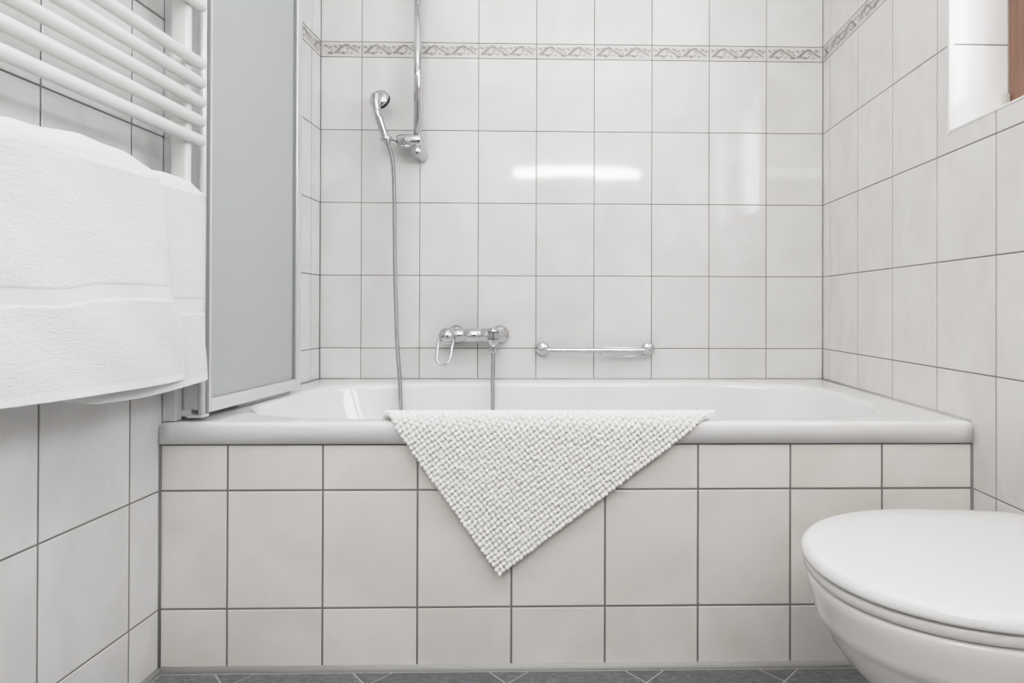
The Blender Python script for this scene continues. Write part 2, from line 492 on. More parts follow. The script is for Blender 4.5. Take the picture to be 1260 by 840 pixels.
# ------------------------------------------------------------------ window in the right wall
RD = 0.165                                     # reveal depth
XG = XR + 0.135
def reveal(name, faces_def):
    bm = bmesh.new()
    for (x0, x1, y0, y1, z0, z1, mi) in faces_def: add_box(bm, x0, x1, y0, y1, z0, z1, 0.0006, 1, mi)
    return struct(from_bm(name, bm, [M_revealt, M_grout]))
xr1 = XR + 0.22
reveal('trim_11', [(XR+.003, xr1, WY1, WY1+.004, WZ0, 1.3786-.0015, 0), (XR+.003, xr1, WY1, WY1+.004, 1.3786+.0015, 1.6276, 0),
                  (XR+.003, xr1, WY1, WY1+.004, 1.6306, 1.88, 0), (XR+.003, xr1, WY1, WY1+.004, 1.883, WZ1, 0),
                  (XR+.003, xr1, WY1+.0008, WY1+.03, WZ0-.03, WZ1, 1)])
reveal('trim_12', [(XR+.003, xr1, WY0-.004, WY0, WZ0, 1.3786-.0015, 0), (XR+.003, xr1, WY0-.004, WY0, 1.3786+.0015, 1.6276, 0),
                  (XR+.003, xr1, WY0-.004, WY0, 1.6306, 1.88, 0), (XR+.003, xr1, WY0-.004, WY0, 1.883, WZ1, 0),
                  (XR+.003, xr1, WY0-.03, WY0-.0008, WZ0-.03, WZ1, 1)])
sill = [(XR+.003, xr1, WY0-.02, WY1+.02, WZ0-.03, WZ0-.002, 1)]
yy = WY0
while yy < WY1-0.01:
    y2 = min(yy+0.2, WY1); sill.append((XR+.003, xr1, yy+.0015, y2-.0015, WZ0-.004, WZ0, 0)); yy = y2
reveal('trim_13', sill)
reveal('trim_14', [(XR+.003, xr1, WY0-.02, WY1+.02, WZ1, WZ1+.03, 0)])
# rounded white edge profile round the opening
bm = bmesh.new()
e = 0.0095
add_box(bm, XR-.0022, XR+.010, WY1-.0005, WY1+e, WZ0-e, WZ1+e, .0022, 3)
add_box(bm, XR-.0022, XR+.010, WY0-e, WY0+.0005, WZ0-e, WZ1+e, .0022, 3)
add_box(bm, XR-.0022, XR+.010, WY0, WY1, WZ0-e*.55, WZ0+.0005, .0022, 3)
add_box(bm, XR-.0022, XR+.010, WY0, WY1, WZ1-.0005, WZ1+e, .0022, 3)
struct(from_bm('trim_15', bm, M_trimw))
win = struct(thing('window_1', 'brown wooden window with glass in the tiled opening of the right wall', 'window', (XG, (WY0+WY1)/2, WZ0)))
for k in ('label', 'category'):
    del win[k]
bm = bmesh.new()
add_box(bm, XG, XG+.06, WY1-.075, WY1-.001, WZ0+.001, WZ1-.001, .004, 2)
add_box(bm, XG, XG+.06, WY0+.001, WY0+.075, WZ0+.001, WZ1-.001, .004, 2)
add_box(bm, XG, XG+.06, WY0+.074, WY1-.074, WZ0+.001, WZ0+.075, .004, 2)
add_box(bm, XG, XG+.06, WY0+.074, WY1-.074, WZ1-.075, WZ1-.001, .004, 2)
wf = from_bm('window_frame', bm, M_wood, win)
bm = bmesh.new()
for s0, s1 in ((WY1-.070, -.945), (-.955, WY0+.070)):
    for (a, b, c, d) in ((s0-.055, s0, WZ0+.07, WZ1-.07), (s1, s1+.055, WZ0+.07, WZ1-.07),
                         (s1+.054, s0-.054, WZ0+.07, WZ0+.125), (s1+.054, s0-.054, WZ1-.125, WZ1-.07)):
        add_box(bm, XG-.012, XG+.045, a, b, c, d, .005, 2)
sash = from_bm('window_sash', bm, M_wood, win)
box('window_pane', XG+.018, XG+.022, -.895, WY1-.12, WZ0+.12, WZ1-.12, M_glass, win)
box('window_pane', XG+.018, XG+.022, WY0+.12, -1.005, WZ0+.12, WZ1-.12, M_glass, win)
box('gasket', XG-.001, XG+.006, WY1-.006, WY1-.0008, WZ0+.002, WZ1-.002, M_mirrorless, win)
bm = bmesh.new()
add_box(bm, XG-.016, XG-.001, WY1-.012, WY1-.001, WZ0+.02, WZ0+.085, .003, 2)
from_bm('hinge_cover', bm, simple('grey_hinge_plastic', (0.55, 0.53, 0.50), 0.4), win)

# ------------------------------------------------------------------ bathtub
tub = thing('bathtub', 'white built-in bathtub with a rounded rim behind the tiled front panel', 'bathtub', (0, D/2, 0))
x0, x1, y0, y1 = XL+.0025, XR-.0025, -0.006, D-.002
cx, cy = (x0+x1)/2, (y0+y1)/2
per = []
def seg(a, b, n):
    for k in range(n): per.append((a[0]+(b[0]-a[0])*k/n, a[1]+(b[1]-a[1])*k/n))
seg((x0, y0), (x1, y0), 70); seg((x1, y0), (x1, y1), 34); seg((x1, y1), (x0, y1), 70); seg((x0, y1), (x0, y0), 34)
per = np.array(per); NP = len(per)
bx0, bx1, by0, by1 = XL+.078, XR-.095, 0.036, 0.708
bcx, bcy, ba, bb_ = (bx0+bx1)/2, (by0+by1)/2, (bx1-bx0)/2, (by1-by0)/2
ang = np.arctan2((per[:, 1]-bcy)/bb_, (per[:, 0]-bcx)/ba)
def outer(ins, r=0.0):
    sx = (x1-x0-2*ins)/(x1-x0); sy = (y1-y0-2*ins)/(y1-y0)
    return np.stack([(per[:, 0]-cx)*sx+cx, (per[:, 1]-cy)*sy+cy], 1)
def basin(ins_l, ins_r, ins_y, n):
    a = (bx1-ins_r-bx0-ins_l)/2; c = (bx1-ins_r+bx0+ins_l)/2; b = bb_-ins_y
    ca, sa = np.cos(ang), np.sin(ang)
    r = (np.abs(ca)**n+np.abs(sa)**n)**(-1/n)
    return np.stack([c+a*r*ca, bcy+b*r*sa], 1)
rings = [(outer(.004), RB+.001), (outer(.0), RB+.0015), (outer(0), RIM-.011)]
for t in (15, 30, 45, 60, 75, 90):
    t = math.radians(t); rings.append((outer(.010*(1-math.cos(t))), RIM-.010+.010*math.sin(t)))
rings.append((outer(.020), RIM+.0002))
r0 = basin(-.012, -.012, -.010, 4.2)
mid = outer(.020)*0.5 + r0*0.5
rings.append((mid, RIM)); rings.append((r0, RIM-.0003))
for t in (12, 25, 40, 55, 70, 85):
    tt = math.radians(t); i = -.012+.022*math.sin(tt)
    rings.append((basin(i, i, i*.8, 4.2), RIM-.0003-.022*(1-math.cos(tt))))
for (z, il, ir, iy, n) in ((RIM-.06, .022, .020, .014, 4.1), (RIM-.12, .042, .032, .022, 4.0), (RIM-.20, .075, .046, .034, 3.8),
                           (RIM-.28, .12, .062, .050, 3.6), (RIM-.34, .165, .085, .070, 3.4), (RIM-.375, .21, .12, .10, 3.2),
                           (RIM-.39, .26, .17, .14, 3.0), (RIM-.395, .36, .27, .21, 2.8), (RIM-.397, .55, .45, .29, 2.4)):
    rings.append((basin(il, ir, iy, n), z))
V = [(p[0], p[1], z) for r, z in rings for p in r]
F = [(i*NP+k, i*NP+(k+1) % NP, (i+1)*NP+(k+1) % NP, (i+1)*NP+k) for i in range(len(rings)-1) for k in range(NP)]
F.append(tuple((len(rings)-1)*NP+k for k in range(NP)))
tb = mesh('basin', V, F, M_enamel, tub, smooth=True)
V, F = lathe((-.30, bcy, RIM-.3965), (0, 0, 1), [(0, .034), (.002, .034), (.004, .028), (.0045, .001)])
mesh('drain_cover', V, F, M_chrome, tub, smooth=True)

# ------------------------------------------------------------------ shower screen
scr = thing('shower_screen', 'frosted folding shower screen in a silver frame on the left bath rim', 'shower screen', (-.83, .05, RIM))
ZT = 1.93
box('wall_profile', -.8835, -.8555, .004, .026, RIM+.001, ZT, M_alu, scr, .002, 2)
box('back_plate', -.8835, -.8225, .028, .034, RIM+.020, ZT, M_alu, scr, .001, 1)
bm = bmesh.new()
add_box(bm, -.870, -.834, .020, .040, RIM+.008, RIM+.022, .001, 1)
add_box(bm, -.840, -.806, .014, .040, RIM+.006, RIM+.013, .002, 2)
from_bm('hinge_bracket', bm, M_alu, scr)
V, F = sweep([(-.8140, .025, RIM+.012), (-.8140, .025, ZT)], .0068, 24)
mesh('hinge_tube', V, F, M_pale, scr, smooth=True)
box('hinge_seal', -.8170, -.8100, .0335, .0440, RIM+.012, ZT, M_rubber, scr)
LA, LB = np.array([-.8245, .045]), np.array([-.8060, .452])
def leaf_box(name, a, b, zb, zt, t0, t1, m, bev=.0012):
    """box along the leaf between fractions/metres a..b measured from LA, thickness offsets t0..t1 towards +X"""
    d = (LB-LA)/np.linalg.norm(LB-LA); n = np.array([d[1], -d[0]])
    bm = bmesh.new(); add_box(bm, a, b, t0, t1, zb, zt, bev, 2)
    for v in bm.verts:
        q = LA + d*v.co.x + n*v.co.y; v.co = Vector((q[0], q[1], v.co.z))
    return from_bm(name, bm, m, scr)
LL = float(np.linalg.norm(LB-LA)); ZB = RIM+.011
bm_list = [('left_stile', 0, .017, ZB, ZT), ('right_stile', LL-.024, LL, ZB, ZT), ('bottom_rail', .0172, LL-.0242, ZB, ZB+.030),
           ('top_rail', .0172, LL-.0242, ZT-.028, ZT)]
for nm, a, b, za, zb in bm_list:
    leaf_box(nm.replace('left_', '').replace('right_', ''), a, b, za, zb, -.009, .009, M_alu, .002)
leaf_box('stile_lip', .0172, .0195, ZB+.0302, ZT-.0282, .001, .0065, M_chrome, .0005)
leaf_box('frosted_panel', .0172, LL-.0242, ZB+.0302, ZT-.0282, -.0022, .0012, M_frost, 0)
leaf_box('panel_gasket', LL-.034, LL-.0244, ZB+.0304, ZT-.0284, .0013, .004, M_rubber, .0005)
leaf_box('bottom_seal', .14, LL-.03, RIM+.0015, ZB-.0002, -.012, -.006, simple('clear_seal', (0.42, 0.43, 0.44), 0.25), .0005)

# ------------------------------------------------------------------ towel radiator
BX, BR, BY1, BY0 = -.790, .0118, -.013, -.640
rad = thing('towel_radiator', 'white tubular towel radiator on the left wall', 'radiator', (XL, (BY0+BY1)/2, .80))
for yc in (-.046, -.610):
    bm = bmesh.new(); add_box(bm, -.832, BX-.0065, yc-.0095, yc+.0095, .800, 1.93, .007, 5)
    autosmooth(from_bm('upright', bm, M_radi, rad), 50)
heights = [.834+.04*k for k in range(5)] + [1.114+.04*k for k in range(5)] + [1.394+.04*k for k in range(5)] + [1.674+.04*k for k in range(6)]
cap = [(0, .0), (.0008, .005), (.003, .0085), (.006, .0108), (.010, BR)]
for z in heights:
    ln = BY1-BY0
    prof = cap + [(ln-.010, BR), (ln-.006, .0108), (ln-.003, .0085), (ln-.0008, .005), (ln, 0)]
    V, F = lathe((BX, BY0, z), (0, 1, 0), prof, 28)
    mesh('tube', V, F, M_radi, rad, smooth=True)
for z in (.89, 1.56, 1.80):
    for yc in (-.046, -.610):
        V, F = lathe((XL+.0008, yc, z), (1, 0, 0), [(0, .014), (.006, .014), (.007, .008), (.052, .008)], 24)
        mesh('wall_bracket', V, F, M_radi, rad, smooth=True)

# ------------------------------------------------------------------ towel over the radiator
tw = thing('bath_towel', 'white terry bath towel folded over the radiator tubes', 'towel', (BX, -.3, .994))
TZ = .994
def towel_layer(name, rad_, edge_z, yl, hem_z, band_z, wave, seed, back_to, xin=0.0, hemfun=None, bump=None):
    ez = np.array(edge_z)[::-1]
    nu, nv = 150, 230
    r_ = np.random.default_rng(seed)
    # path from the back up over the tube and down the front: s = 0..1
    rows = []
    back = np.linspace(back_to, TZ, 30)
    for z in back: rows.append(('b', z))
    for a in np.linspace(PI, 0, 22)[1:-1]: rows.append(('t', a))
    front = np.linspace(TZ, 0, nv)
    V = []; zones = []
    fr = np.linspace(0, 1, nv)
    for kind, val in rows + [('f', f) for f in fr]:
        for i in range(nu+1):
            u = i/nu                                   # 0 near (left in view), 1 far edge
            if kind == 'b':
                z = val; x = BX-rad_; edge = min(-.060, np.interp(.96, ez[:, 0], ez[:, 1])); hang = 0
            elif kind == 't':
                z = TZ+rad_*math.sin(val); x = BX+rad_*math.cos(val); e0 = np.interp(z, ez[:, 0], ez[:, 1]); edge = min(-.060, e0)+(e0-min(-.060, e0))*min(1, max(0, .5+.75*math.cos(val))); hang = 0
            else:
                hz = hem_z + (hemfun(u) if hemfun else 0)
                z = TZ + (hz-TZ)*val; hang = val
                x = BX+rad_ + xin*val
                edge = np.interp(z, ez[:, 0], ez[:, 1])
            y = yl + (edge-yl)*u
            # soft folds and dents
            amp = wave*(0.25+0.75*hang)
            x += amp*(.0050*math.sin(7.5*y+seed+2.3*hang)+.0028*math.sin(17*y+1.7*seed-3*hang)+.0016*math.sin(31*y+6*z*7))
            if bump and (kind == 't' or (kind == 'f' and val < .3)):
                wgt = math.sin(val) if kind == 't' else (1-val/.3)**2*.35
                if kind == 't': z += bump(y)*max(0, math.sin(val))
                else: x += bump(y)*wgt
            if kind == 't': z += (.0012*math.sin(29*y+seed)+.0008*math.sin(61*y+2*seed))*math.sin(val)
            if kind == 'f' and val < .25: x += .002*math.sin(26*y+seed)*(1-val/.25)
            # far edge rolls back towards the wall
            du = (edge-y)
            if du < .03: x -= .006*(1-max(du, 0)/.03)**2*min(1, hang*3+.2)
            V.append([x, y, z]); zones.append((kind, val, hang))
    nr = len(rows)+nv
    V = np.array(V)
    # woven border band: flat weave a little thinner than the terry
    F = []; fm = []
    for r in range(nr-1):
        for i in range(nu):
            q = (r*(nu+1)+i, r*(nu+1)+i+1, (r+1)*(nu+1)+i+1, (r+1)*(nu+1)+i)
            F.append(q)
            zc = V[list(q), 2].mean(); yc = V[list(q), 1].mean()
            kind = zones[q[2]][0]; m = 0
            if kind == 'f':
                lo, hi = band_z(yc)
                if lo < zc < hi: m = 1
                if zones[q[2]][1] > .968: m = 2
            fm.append(m)
    # terry stands proud of the weave
    for r in range(nr):
        for i in range(nu+1):
            idx = r*(nu+1)+i
            if zones[idx][0] == 'f':
                lo, hi = band_z(V[idx, 1]); z = V[idx, 2]
                dd = min(z-lo, hi-z)
                if dd > 0: V[idx, 0] -= .0016*min(1, dd/.003)
                V[idx, 0] += r_.normal(0, .00012)
            else:
                V[idx, 2] += r_.normal(0, .0003)
    o = mesh(name, V, F, [M_terry, M_woven, M_hem], tw, smooth=True, fm=fm)
    md = o.modifiers.new('thick', 'SOLIDIFY'); md.thickness = .0055; md.offset = 0
    return o
def band_out(y):
    lo = np.interp(y, [-.55, -.48, -.396, -.338, -.25, -.175], [.766, .7656, .7658, .7757, .779, .778])
    return lo, lo+.0300
towel_layer('outer_fold', .0270, [(1.03, -.193), (1.018, -.1900), (.9577, -.1715), (.890, -.163), (.824, -.1590), (.775, -.146), (.733, -.1270), (.670, -.1080), (.627, -.1030), (.55, -.1)],
            -.60, .6275, band_out, 1.5, 2, .70, xin=.010, hemfun=lambda u: .010*(1-u)**1.2,
            bump=lambda y: float(np.interp(y, [-.6, -.46, -.40, -.33, -.243, -.191], [0, .0, .006, .017, .010, -.004])))
towel_layer('inner_fold', .0160, [(1.03, -.070), (1.012, -.0560), (.9996, -.0300), (.97, -.026), (.9156, -.0260), (.75, -.023), (.69, -.019), (.617, -.0110), (.55, -.01)],
            -.585, .6165, lambda y: (.7526, .7878), .4, 5, .72, xin=-.003,
            hemfun=lambda u: .055*max(0, (.50-u)/.50)**1.2-.009*math.sin(PI*min(1, max(0, (u-.35)/.65))), bump=lambda y: float(np.interp(y, [-.3, -.15, -.07, -.03], [0, .008, .010, -.010])))

# ------------------------------------------------------------------ bath mat
mat_o = thing('bath_mat', 'off-white chenille bath mat hung by one corner over the bath rim', 'bath mat', (-.06, -.02, RIM))
prof = spline([(-.0105, 0), (-.0105, .12), (-.0105, .25), (-.0105, .38), (-.0105, .475), (-.0100, .508), (-.0075, .5225), (.000, .5295), (.012, .5330),
               (.028, .5335), (.042, .528), (.053, .508), (.062, .46), (.076, .38), (.098, .28), (.135, .195), (.19, .155), (.27, .147), (.45, .147)], 24)
dl = np.concatenate([[0], np.cumsum(np.linalg.norm(np.diff(prof, axis=0), axis=1))])
def wrap(t):
    i = min(max(int(np.searchsorted(dl, t))-1, 0), len(dl)-2)
    f = (t-dl[i])/(dl[i+1]-dl[i]); p = prof[i]+(prof[i+1]-prof[i])*f
    d = prof[min(i+2, len(prof)-1)]-prof[max(i-1, 0)]; d = d/np.linalg.norm(d)
    return p, np.array([-d[1], d[0]]), d        # point, outward normal, tangent (Y,Z)
A_U, A_V = math.radians(125.2), math.radians(37.0)
corner = np.array([-.1670, .203])
du_, dv_ = np.array([math.cos(A_U), math.sin(A_U)]), np.array([math.cos(A_V), math.sin(A_V)])
LU, LV = .50, .588
def matpt(u, v, lift):
    q = corner + du_*u + dv_*v
    q = q + np.array([0.0, 0.004*math.sin(u*14)*math.sin(v*11)])
    p, n, d = wrap(q[1])
    return np.array([q[0], p[0]+n[0]*lift, p[1]+n[1]*lift]), np.array([0, n[0], n[1]]), np.array([0, d[0], d[1]])
gu, gv = 60, 84
V = [matpt(LU*i/gu, LV*k/gv, 0.0015)[0] for i in range(gu+1) for k in range(gv+1)]
F = [(i*(gv+1)+k, i*(gv+1)+k+1, (i+1)*(gv+1)+k+1, (i+1)*(gv+1)+k) for i in range(gu) for k in range(gv)]
o = mesh('backing', V, F, M_back, mat_o, smooth=True)
md = o.modifiers.new('thick', 'SOLIDIFY'); md.thickness = .004; md.offset = 0
bm = bmesh.new(); bmesh.ops.create_icosphere(bm, subdivisions=2, radius=1)
bm.verts.ensure_lookup_table()
sv = np.array([v.co[:] for v in bm.verts]); sf = np.array([[v.index for v in f.verts] for f in bm.faces]); bm.free()
sU, sV = .0104, .0093
AV, AF = [], []; cnt = 0
nu_, nv_ = int(LU/sU), int(LV/sV)
for i in range(nu_):
    for k in range(nv_):
        u, v = (i+.5)*sU+rng.normal(0, .0005), (k+.5)*sV+rng.normal(0, .0005)
        p, n, d = matpt(u, v, .0062+rng.normal(0, .0003))
        # bead leans along the surface, longest along u
        xdir = np.array([1.0, 0, 0])
        ud = xdir*du_[0]+d*du_[1]; vd = np.cross(n, ud); vd /= np.linalg.norm(vd)
        a = rng.normal(0, .18); ud2 = ud*math.cos(a)+vd*math.sin(a); vd2 = -ud*math.sin(a)+vd*math.cos(a)
        ra, rb2, rc = .0055*rng.uniform(.95, 1.06), .0057*rng.uniform(.93, 1.06), .0058*rng.uniform(.94, 1.06)
        n2 = n + ud*rng.normal(0, .15) + vd*rng.normal(0, .15) + np.array([0, 0, -.18])*(abs(n[1]) > .5)
        W = p + (sv[:, :1]*ra)*ud2 + (sv[:, 1:2]*rb2)*vd2 + (sv[:, 2:3]*rc)*n2
        AV.append(W); AF.append(sf+cnt); cnt += len(sv)
AV = np.concatenate(AV); AF = np.concatenate(AF)
me = bpy.data.meshes.new('pile'); me.from_pydata(AV.tolist(), [], AF.tolist()); me.materials.append(M_bead)
me.polygons.foreach_set('use_smooth', [True]*len(me.polygons)); me.update()
link('chenille_pile', me, mat_o)

# ------------------------------------------------------------------ riser rail with slider
RXX, RYY = -.5400, .730
rr = thing('shower_rail', 'vertical chrome shower rail with slider on the back wall', 'shower rail', (RXX, D, 1.29))
V, F = sweep([(RXX, RYY, 1.275), (RXX, RYY, 1.90)], .0124, 28); mesh('pole', V, F, M_chrome, rr, smooth=True)
for z in (1.290, 1.885):
    V, F = lathe((RXX, D, z), (0, -1, 0), [(0, .021), (.004, .0225), (.008, .0220), (.014, .0200), (.030, .019), (.058, .0175), (.066, .016), (.071, .012), (.073, .0)], 36)
    mesh('wall_mount', V, F, M_chrome, rr, smooth=True)
V, F = lathe((-.6100, RYY, 1.3280), (1, 0, 0), [(0, .0), (.0006, .012), (.003, .0165), (.007, .0180), (.0075, .0160), (.0095, .0160), (.010, .0205), (.016, .0212), (.080, .0212), (.083, .0202), (.0845, .017), (.085, .0)], 36)
sl = mesh('slider', V, F, M_chrome, rr); autosmooth(sl, 40)
V, F = sweep(spline([(-.592, RYY-.012, 1.3085), (-.578, RYY-.018, 1.3045), (-.560, RYY-.018, 1.306)], 6), [.003, .005, .006, .0065, .0065, .0065, .006, .006, .006, .005, .005, .004, .003], 16)
mesh('release_button', V, F, M_chrome, sl, smooth=True)
# cone holder
V, F = lathe((-.6100, RYY-.004, 1.3290), (-1, -.25, 0), [(0, .008), (.006, .006), (.010, .004), (.0175, .0045)], 20)
mesh('holder_pin', V, F, M_chrome, sl, smooth=True)

# hand shower
hs = thing('hand_shower', 'chrome hand shower hanging beside the rail with its face to the wall', 'hand shower', (-.636, .71, 1.32))
path = spline([(-.6400, .704, 1.3300), (-.6440, .702, 1.3480), (-.6530, .694, 1.3800), (-.6610, .690, 1.4150), (-.6660, .693, 1.4450), (-.6680, .700, 1.4680)], 8)
rd = np.interp(np.linspace(0, 1, len(path)), [0, .3, .7, 1], [.0105, .0125, .0145, .0160])
V, F = sweep(path, rd, 24); mesh('handle', V, F, M_chrome, hs, smooth=True)
ax = np.array([.25, .90, -.36]); ax /= np.linalg.norm(ax)
hc = np.array([-.6630, .703, 1.4620])
V, F = lathe(hc-ax*.010, ax, [(0, .0), (.001, .014), (.004, .024), (.009, .0310), (.015, .0345), (.018, .0350), (.0185, .0345)], 44)
mesh('head', V, F, M_chrome, hs, smooth=True)
V, F = lathe(hc+ax*.0086, ax, [(0, .0338), (.002, .0346), (.010, .0338), (.0125, .031), (.0135, .0)], 44)
mesh('spray_face', V, F, M_black, hs, smooth=True)
V, F = lathe((-.6385, .7055, 1.3400), (.17, .06, -1), [(0, .0105), (.002, .0125), (.006, .0130), (.0065, .0115), (.009, .0115), (.0095, .0195), (.012, .0208), (.017, .0200), (.0185, .0125), (.024, .0115), (.030, .008)], 28)
autosmooth(mesh('swivel_nut', V, F, M_chrome, hs), 40)

# ------------------------------------------------------------------ hose
hp = spline([(-.6330, .7070, 1.3120), (-.6235, .712, 1.2850), (-.6165, .716, 1.2400), (-.6130, .718, 1.1400), (-.6110, .718, 1.0000), (-.6085, .716, .8800),
             (-.6030, .710, .7600), (-.5970, .702, .6600), (-.5880, .688, .5900), (-.5760, .665, .5250), (-.5660, .640, .4500), (-.5500, .612, .3300),
             (-.5250, .565, .2100), (-.4800, .490, .1480), (-.4000, .440, .1400), (-.3350, .480, .1480), (-.3000, .545, .2000), (-.2700, .600, .3200),
             (-.2730, .640, .4400), (-.2770, .668, .5200), (-.2805, .700, .5750), (-.2827, .720, .6180)], 40)
L_ = np.concatenate([[0], np.cumsum(np.linalg.norm(np.diff(hp, axis=0), axis=1))])
ns = int(L_[-1]/.00125)
sp_ = np.linspace(0, L_[-1], ns); pp = np.stack([np.interp(sp_, L_, hp[:, i]) for i in range(3)], 1)
hr = .0062+.0009*np.where(np.arange(ns) % 4 < 2, 1, -1)
V, F = sweep(pp, hr, 14)
hose = mesh('shower_hose', V, F, M_chromed, smooth=True)
hose['label'] = 'ribbed metal shower hose looping from hand shower through the bath to the mixer tap'
hose['category'] = 'shower hose'

# ------------------------------------------------------------------ mixer tap
mx = thing('mixer_tap', 'chrome wall-mounted bath mixer tap with a loop lever above the mat', 'tap', (-.343, D, .676))
for X in (-.4185, -.2680):
    V, F = lathe((X, D, .6765), (0, -1, 0), [(0, .0315), (.003, .0325), (.008, .0315), (.014, .027), (.019, .021), (.022, .0165), (.040, .0150), (.050, .0150)], 40)
    mesh('escutcheon', V, F, M_chrome, mx, smooth=True)
V, F = lathe((-.4460, .728, .6760), (1, 0, 0), [(0, .0), (.002, .012), (.008, .0195), (.030, .0235), (.045, .0235), (.060, .0225), (.064, .0205), (.068, .0228), (.118, .0228), (.121, .0205), (.126, .0235), (.150, .0250), (.175, .0240), (.186, .018), (.191, .010), (.192, .0)], 40)
mesh('body', V, F, M_chrome, mx, smooth=True)
# ball handle facing the room
V, F = lathe((-.4330, .735, .6745), (0, -1, -.05), [(0, .020), (.010, .0270), (.022, .0300), (.033, .0290), (.043, .0235), (.050, .015), (.053, .007), (.0535, .0)], 40)
bl = mesh('handle_ball', V, F, M_chrome, mx, smooth=True)
lp = spline([(-.4590, .700, .6640), (-.4600, .690, .6480), (-.4605, .682, .6300), (-.4610, .675, .6100), (-.4590, .670, .5970), (-.4500, .666, .5860), (-.4380, .665, .5830), (-.4260, .666, .5870), (-.4190, .670, .5980),
             (-.4160, .676, .6120), (-.4140, .684, .6320), (-.4120, .692, .6480), (-.4110, .702, .6640)], 8)
V, F = sweep(lp, .0028, 14, sy=1.5); mesh('loop_lever', V, F, M_chrome, mx, smooth=True)
# outlet / diverter
V, F = lathe((-.2827, .720, .7030), (0, 0, -1), [(0, .0), (.001, .012), (.004, .0180), (.010, .0215), (.013, .0225), (.0135, .0205), (.016, .0205), (.0165, .0228), (.036, .0228), (.0365, .0205), (.039, .0205), (.0395, .0225), (.050, .0195), (.058, .0155), (.062, .0140), (.0625, .0165), (.074, .0165), (.076, .013), (.084, .0085)], 40)
ob = mesh('outlet', V, F, M_chrome, mx); autosmooth(ob, 40)
for z in (.6885, .6655):
    V, F = lathe((-.2827, .720, z), (0, 0, -1), [(0, .0207), (.0005, .0212), (.0022, .0212), (.0026, .0207)], 40)
    mesh('seal_ring', V, F, M_black, ob)

# ------------------------------------------------------------------ grab rail
gr = thing('grab_rail', 'short horizontal chrome grab rail with a wire soap holder on the back wall', 'grab rail', (.06, D, .627))
for X in (-.1215, .2425):
    V, F = lathe((X, D, .6275), (0, -1, 0), [(0, .0225), (.003, .0235), (.010, .0232), (.014, .021), (.017, .013), (.019, .0)], 36)
    mesh('wall_flange', V, F, M_chrome, gr, smooth=True)
gp = spline([(-.1215, D-.012, .6255), (-.1215, .752, .6255), (-.1185, .738, .6255), (-.1070, .7300, .6255), (-.08, .7285, .6255), (.05, .7285, .6255), (.20, .7285, .6255),
             (.2280, .7300, .6255), (.2390, .738, .6255), (.2420, .752, .6255), (.2425, D-.012, .6255)], 10)
V, F = sweep(gp, .0095, 24); mesh('bar', V, F, M_chrome, gr, smooth=True)
wl = spline([(.2300, .742, .6330), (.15, .742, .6340), (.090, .742, .6340), (.076, .743, .6290), (.0745, .745, .6180), (.084, .747, .6080), (.10, .748, .6050), (.16, .748, .6045), (.2300, .748, .6045), (.2390, .748, .6080), (.2405, .746, .618)], 10)
V, F = sweep(wl, .0020, 12); wl_o = mesh('soap_wire', V, F, M_chrome, gr, smooth=True)
V, F = sweep(spline([(.100, .765, .6120), (.11, .766, .6085), (.16, .766, .6080), (.205, .766, .6085), (.212, .762, .614)], 10), .0018, 12); mesh('soap_wire', V, F, M_chrome, gr, smooth=True)

# ------------------------------------------------------------------ toilet
wc = thing('toilet', 'white wall-hung toilet with closed lid in front of the bath', 'toilet', (.60, -.457, .10))
YC = -.455
def outline(tip, midx, rear, hw, nf=2.15, nr=5.0, n=96, rw=None):
    pts = []
    for k in range(n):
        t = 2*PI*k/n; c, s_ = math.cos(t), math.sin(t)
        if c < 0:
            r = (abs(c)**nf+abs(s_)**nf)**(-1/nf); pts.append((midx+(midx-tip)*r*c, YC+hw*r*s_))
        else:
            r = (abs(c)**nr+abs(s_)**nr)**(-1/nr)
            w = hw if rw is None else hw+(rw-hw)*(r*c)
            pts.append((midx+(rear-midx)*r*c, YC+w*r*s_))
    return pts
def loft(name, rings, m, parent, capb=True, capt=True):
    n = len(rings[0][0]); V = [(p[0], p[1], z if np.isscalar(z) else z[i]) for pts, z in rings for i, p in enumerate(pts)]
    F = [(i*n+k, i*n+(k+1) % n, (i+1)*n+(k+1) % n, (i+1)*n+k) for i in range(len(rings)-1) for k in range(n)]
    if capb: F.append(tuple(range(n))[::-1])
    if capt: F.append(tuple((len(rings)-1)*n+k for k in range(n)))
    return mesh(name, V, F, m, parent, smooth=True)
def ins(tip, midx, rear, hw, d, **k): return outline(tip+d, midx, rear-d, hw-d, **k)
T, MX, RE, HW = .3180, .555, .775, .1880
lid = [(ins(T, MX, RE, HW, .012, rw=.165), .4100), (ins(T, MX, RE, HW, .003, rw=.165), .4102), (ins(T, MX, RE, HW, .0006, rw=.165), .4118), (ins(T, MX, RE, HW, 0, rw=.165), .4150)]
for t in (15, 30, 45, 60, 75, 90):
    a = math.radians(t); lid.append((ins(T, MX, RE, HW, .014*(1-math.cos(a)), rw=.165), .4150+.0145*math.sin(a)))
top = lid[-1][0]; mcx = (T+RE)/2+.02
for f, dz in ((.965, .0010), (.90, .0024), (.80, .0038), (.65, .0050), (.45, .0058), (.2, .0060)):
    lid.append(([(mcx+(p[0]-mcx)*f, YC+(p[1]-YC)*f) for p in top], .4295+dz))
loft('lid', lid, M_lid, wc)
S = .0045
seat = [(ins(T, MX, RE, HW, S+.010, rw=.165), .3930), (ins(T, MX, RE, HW, S+.002, rw=.165), .3932), (ins(T, MX, RE, HW, S, rw=.165), .3950),
        (ins(T, MX, RE, HW, S, rw=.165), .4030), (ins(T, MX, RE, HW, S+.0012, rw=.165), .4058), (ins(T, MX, RE, HW, S+.004, rw=.165), .4070), (ins(T, MX, RE, HW, S+.012, rw=.165), .4072)]
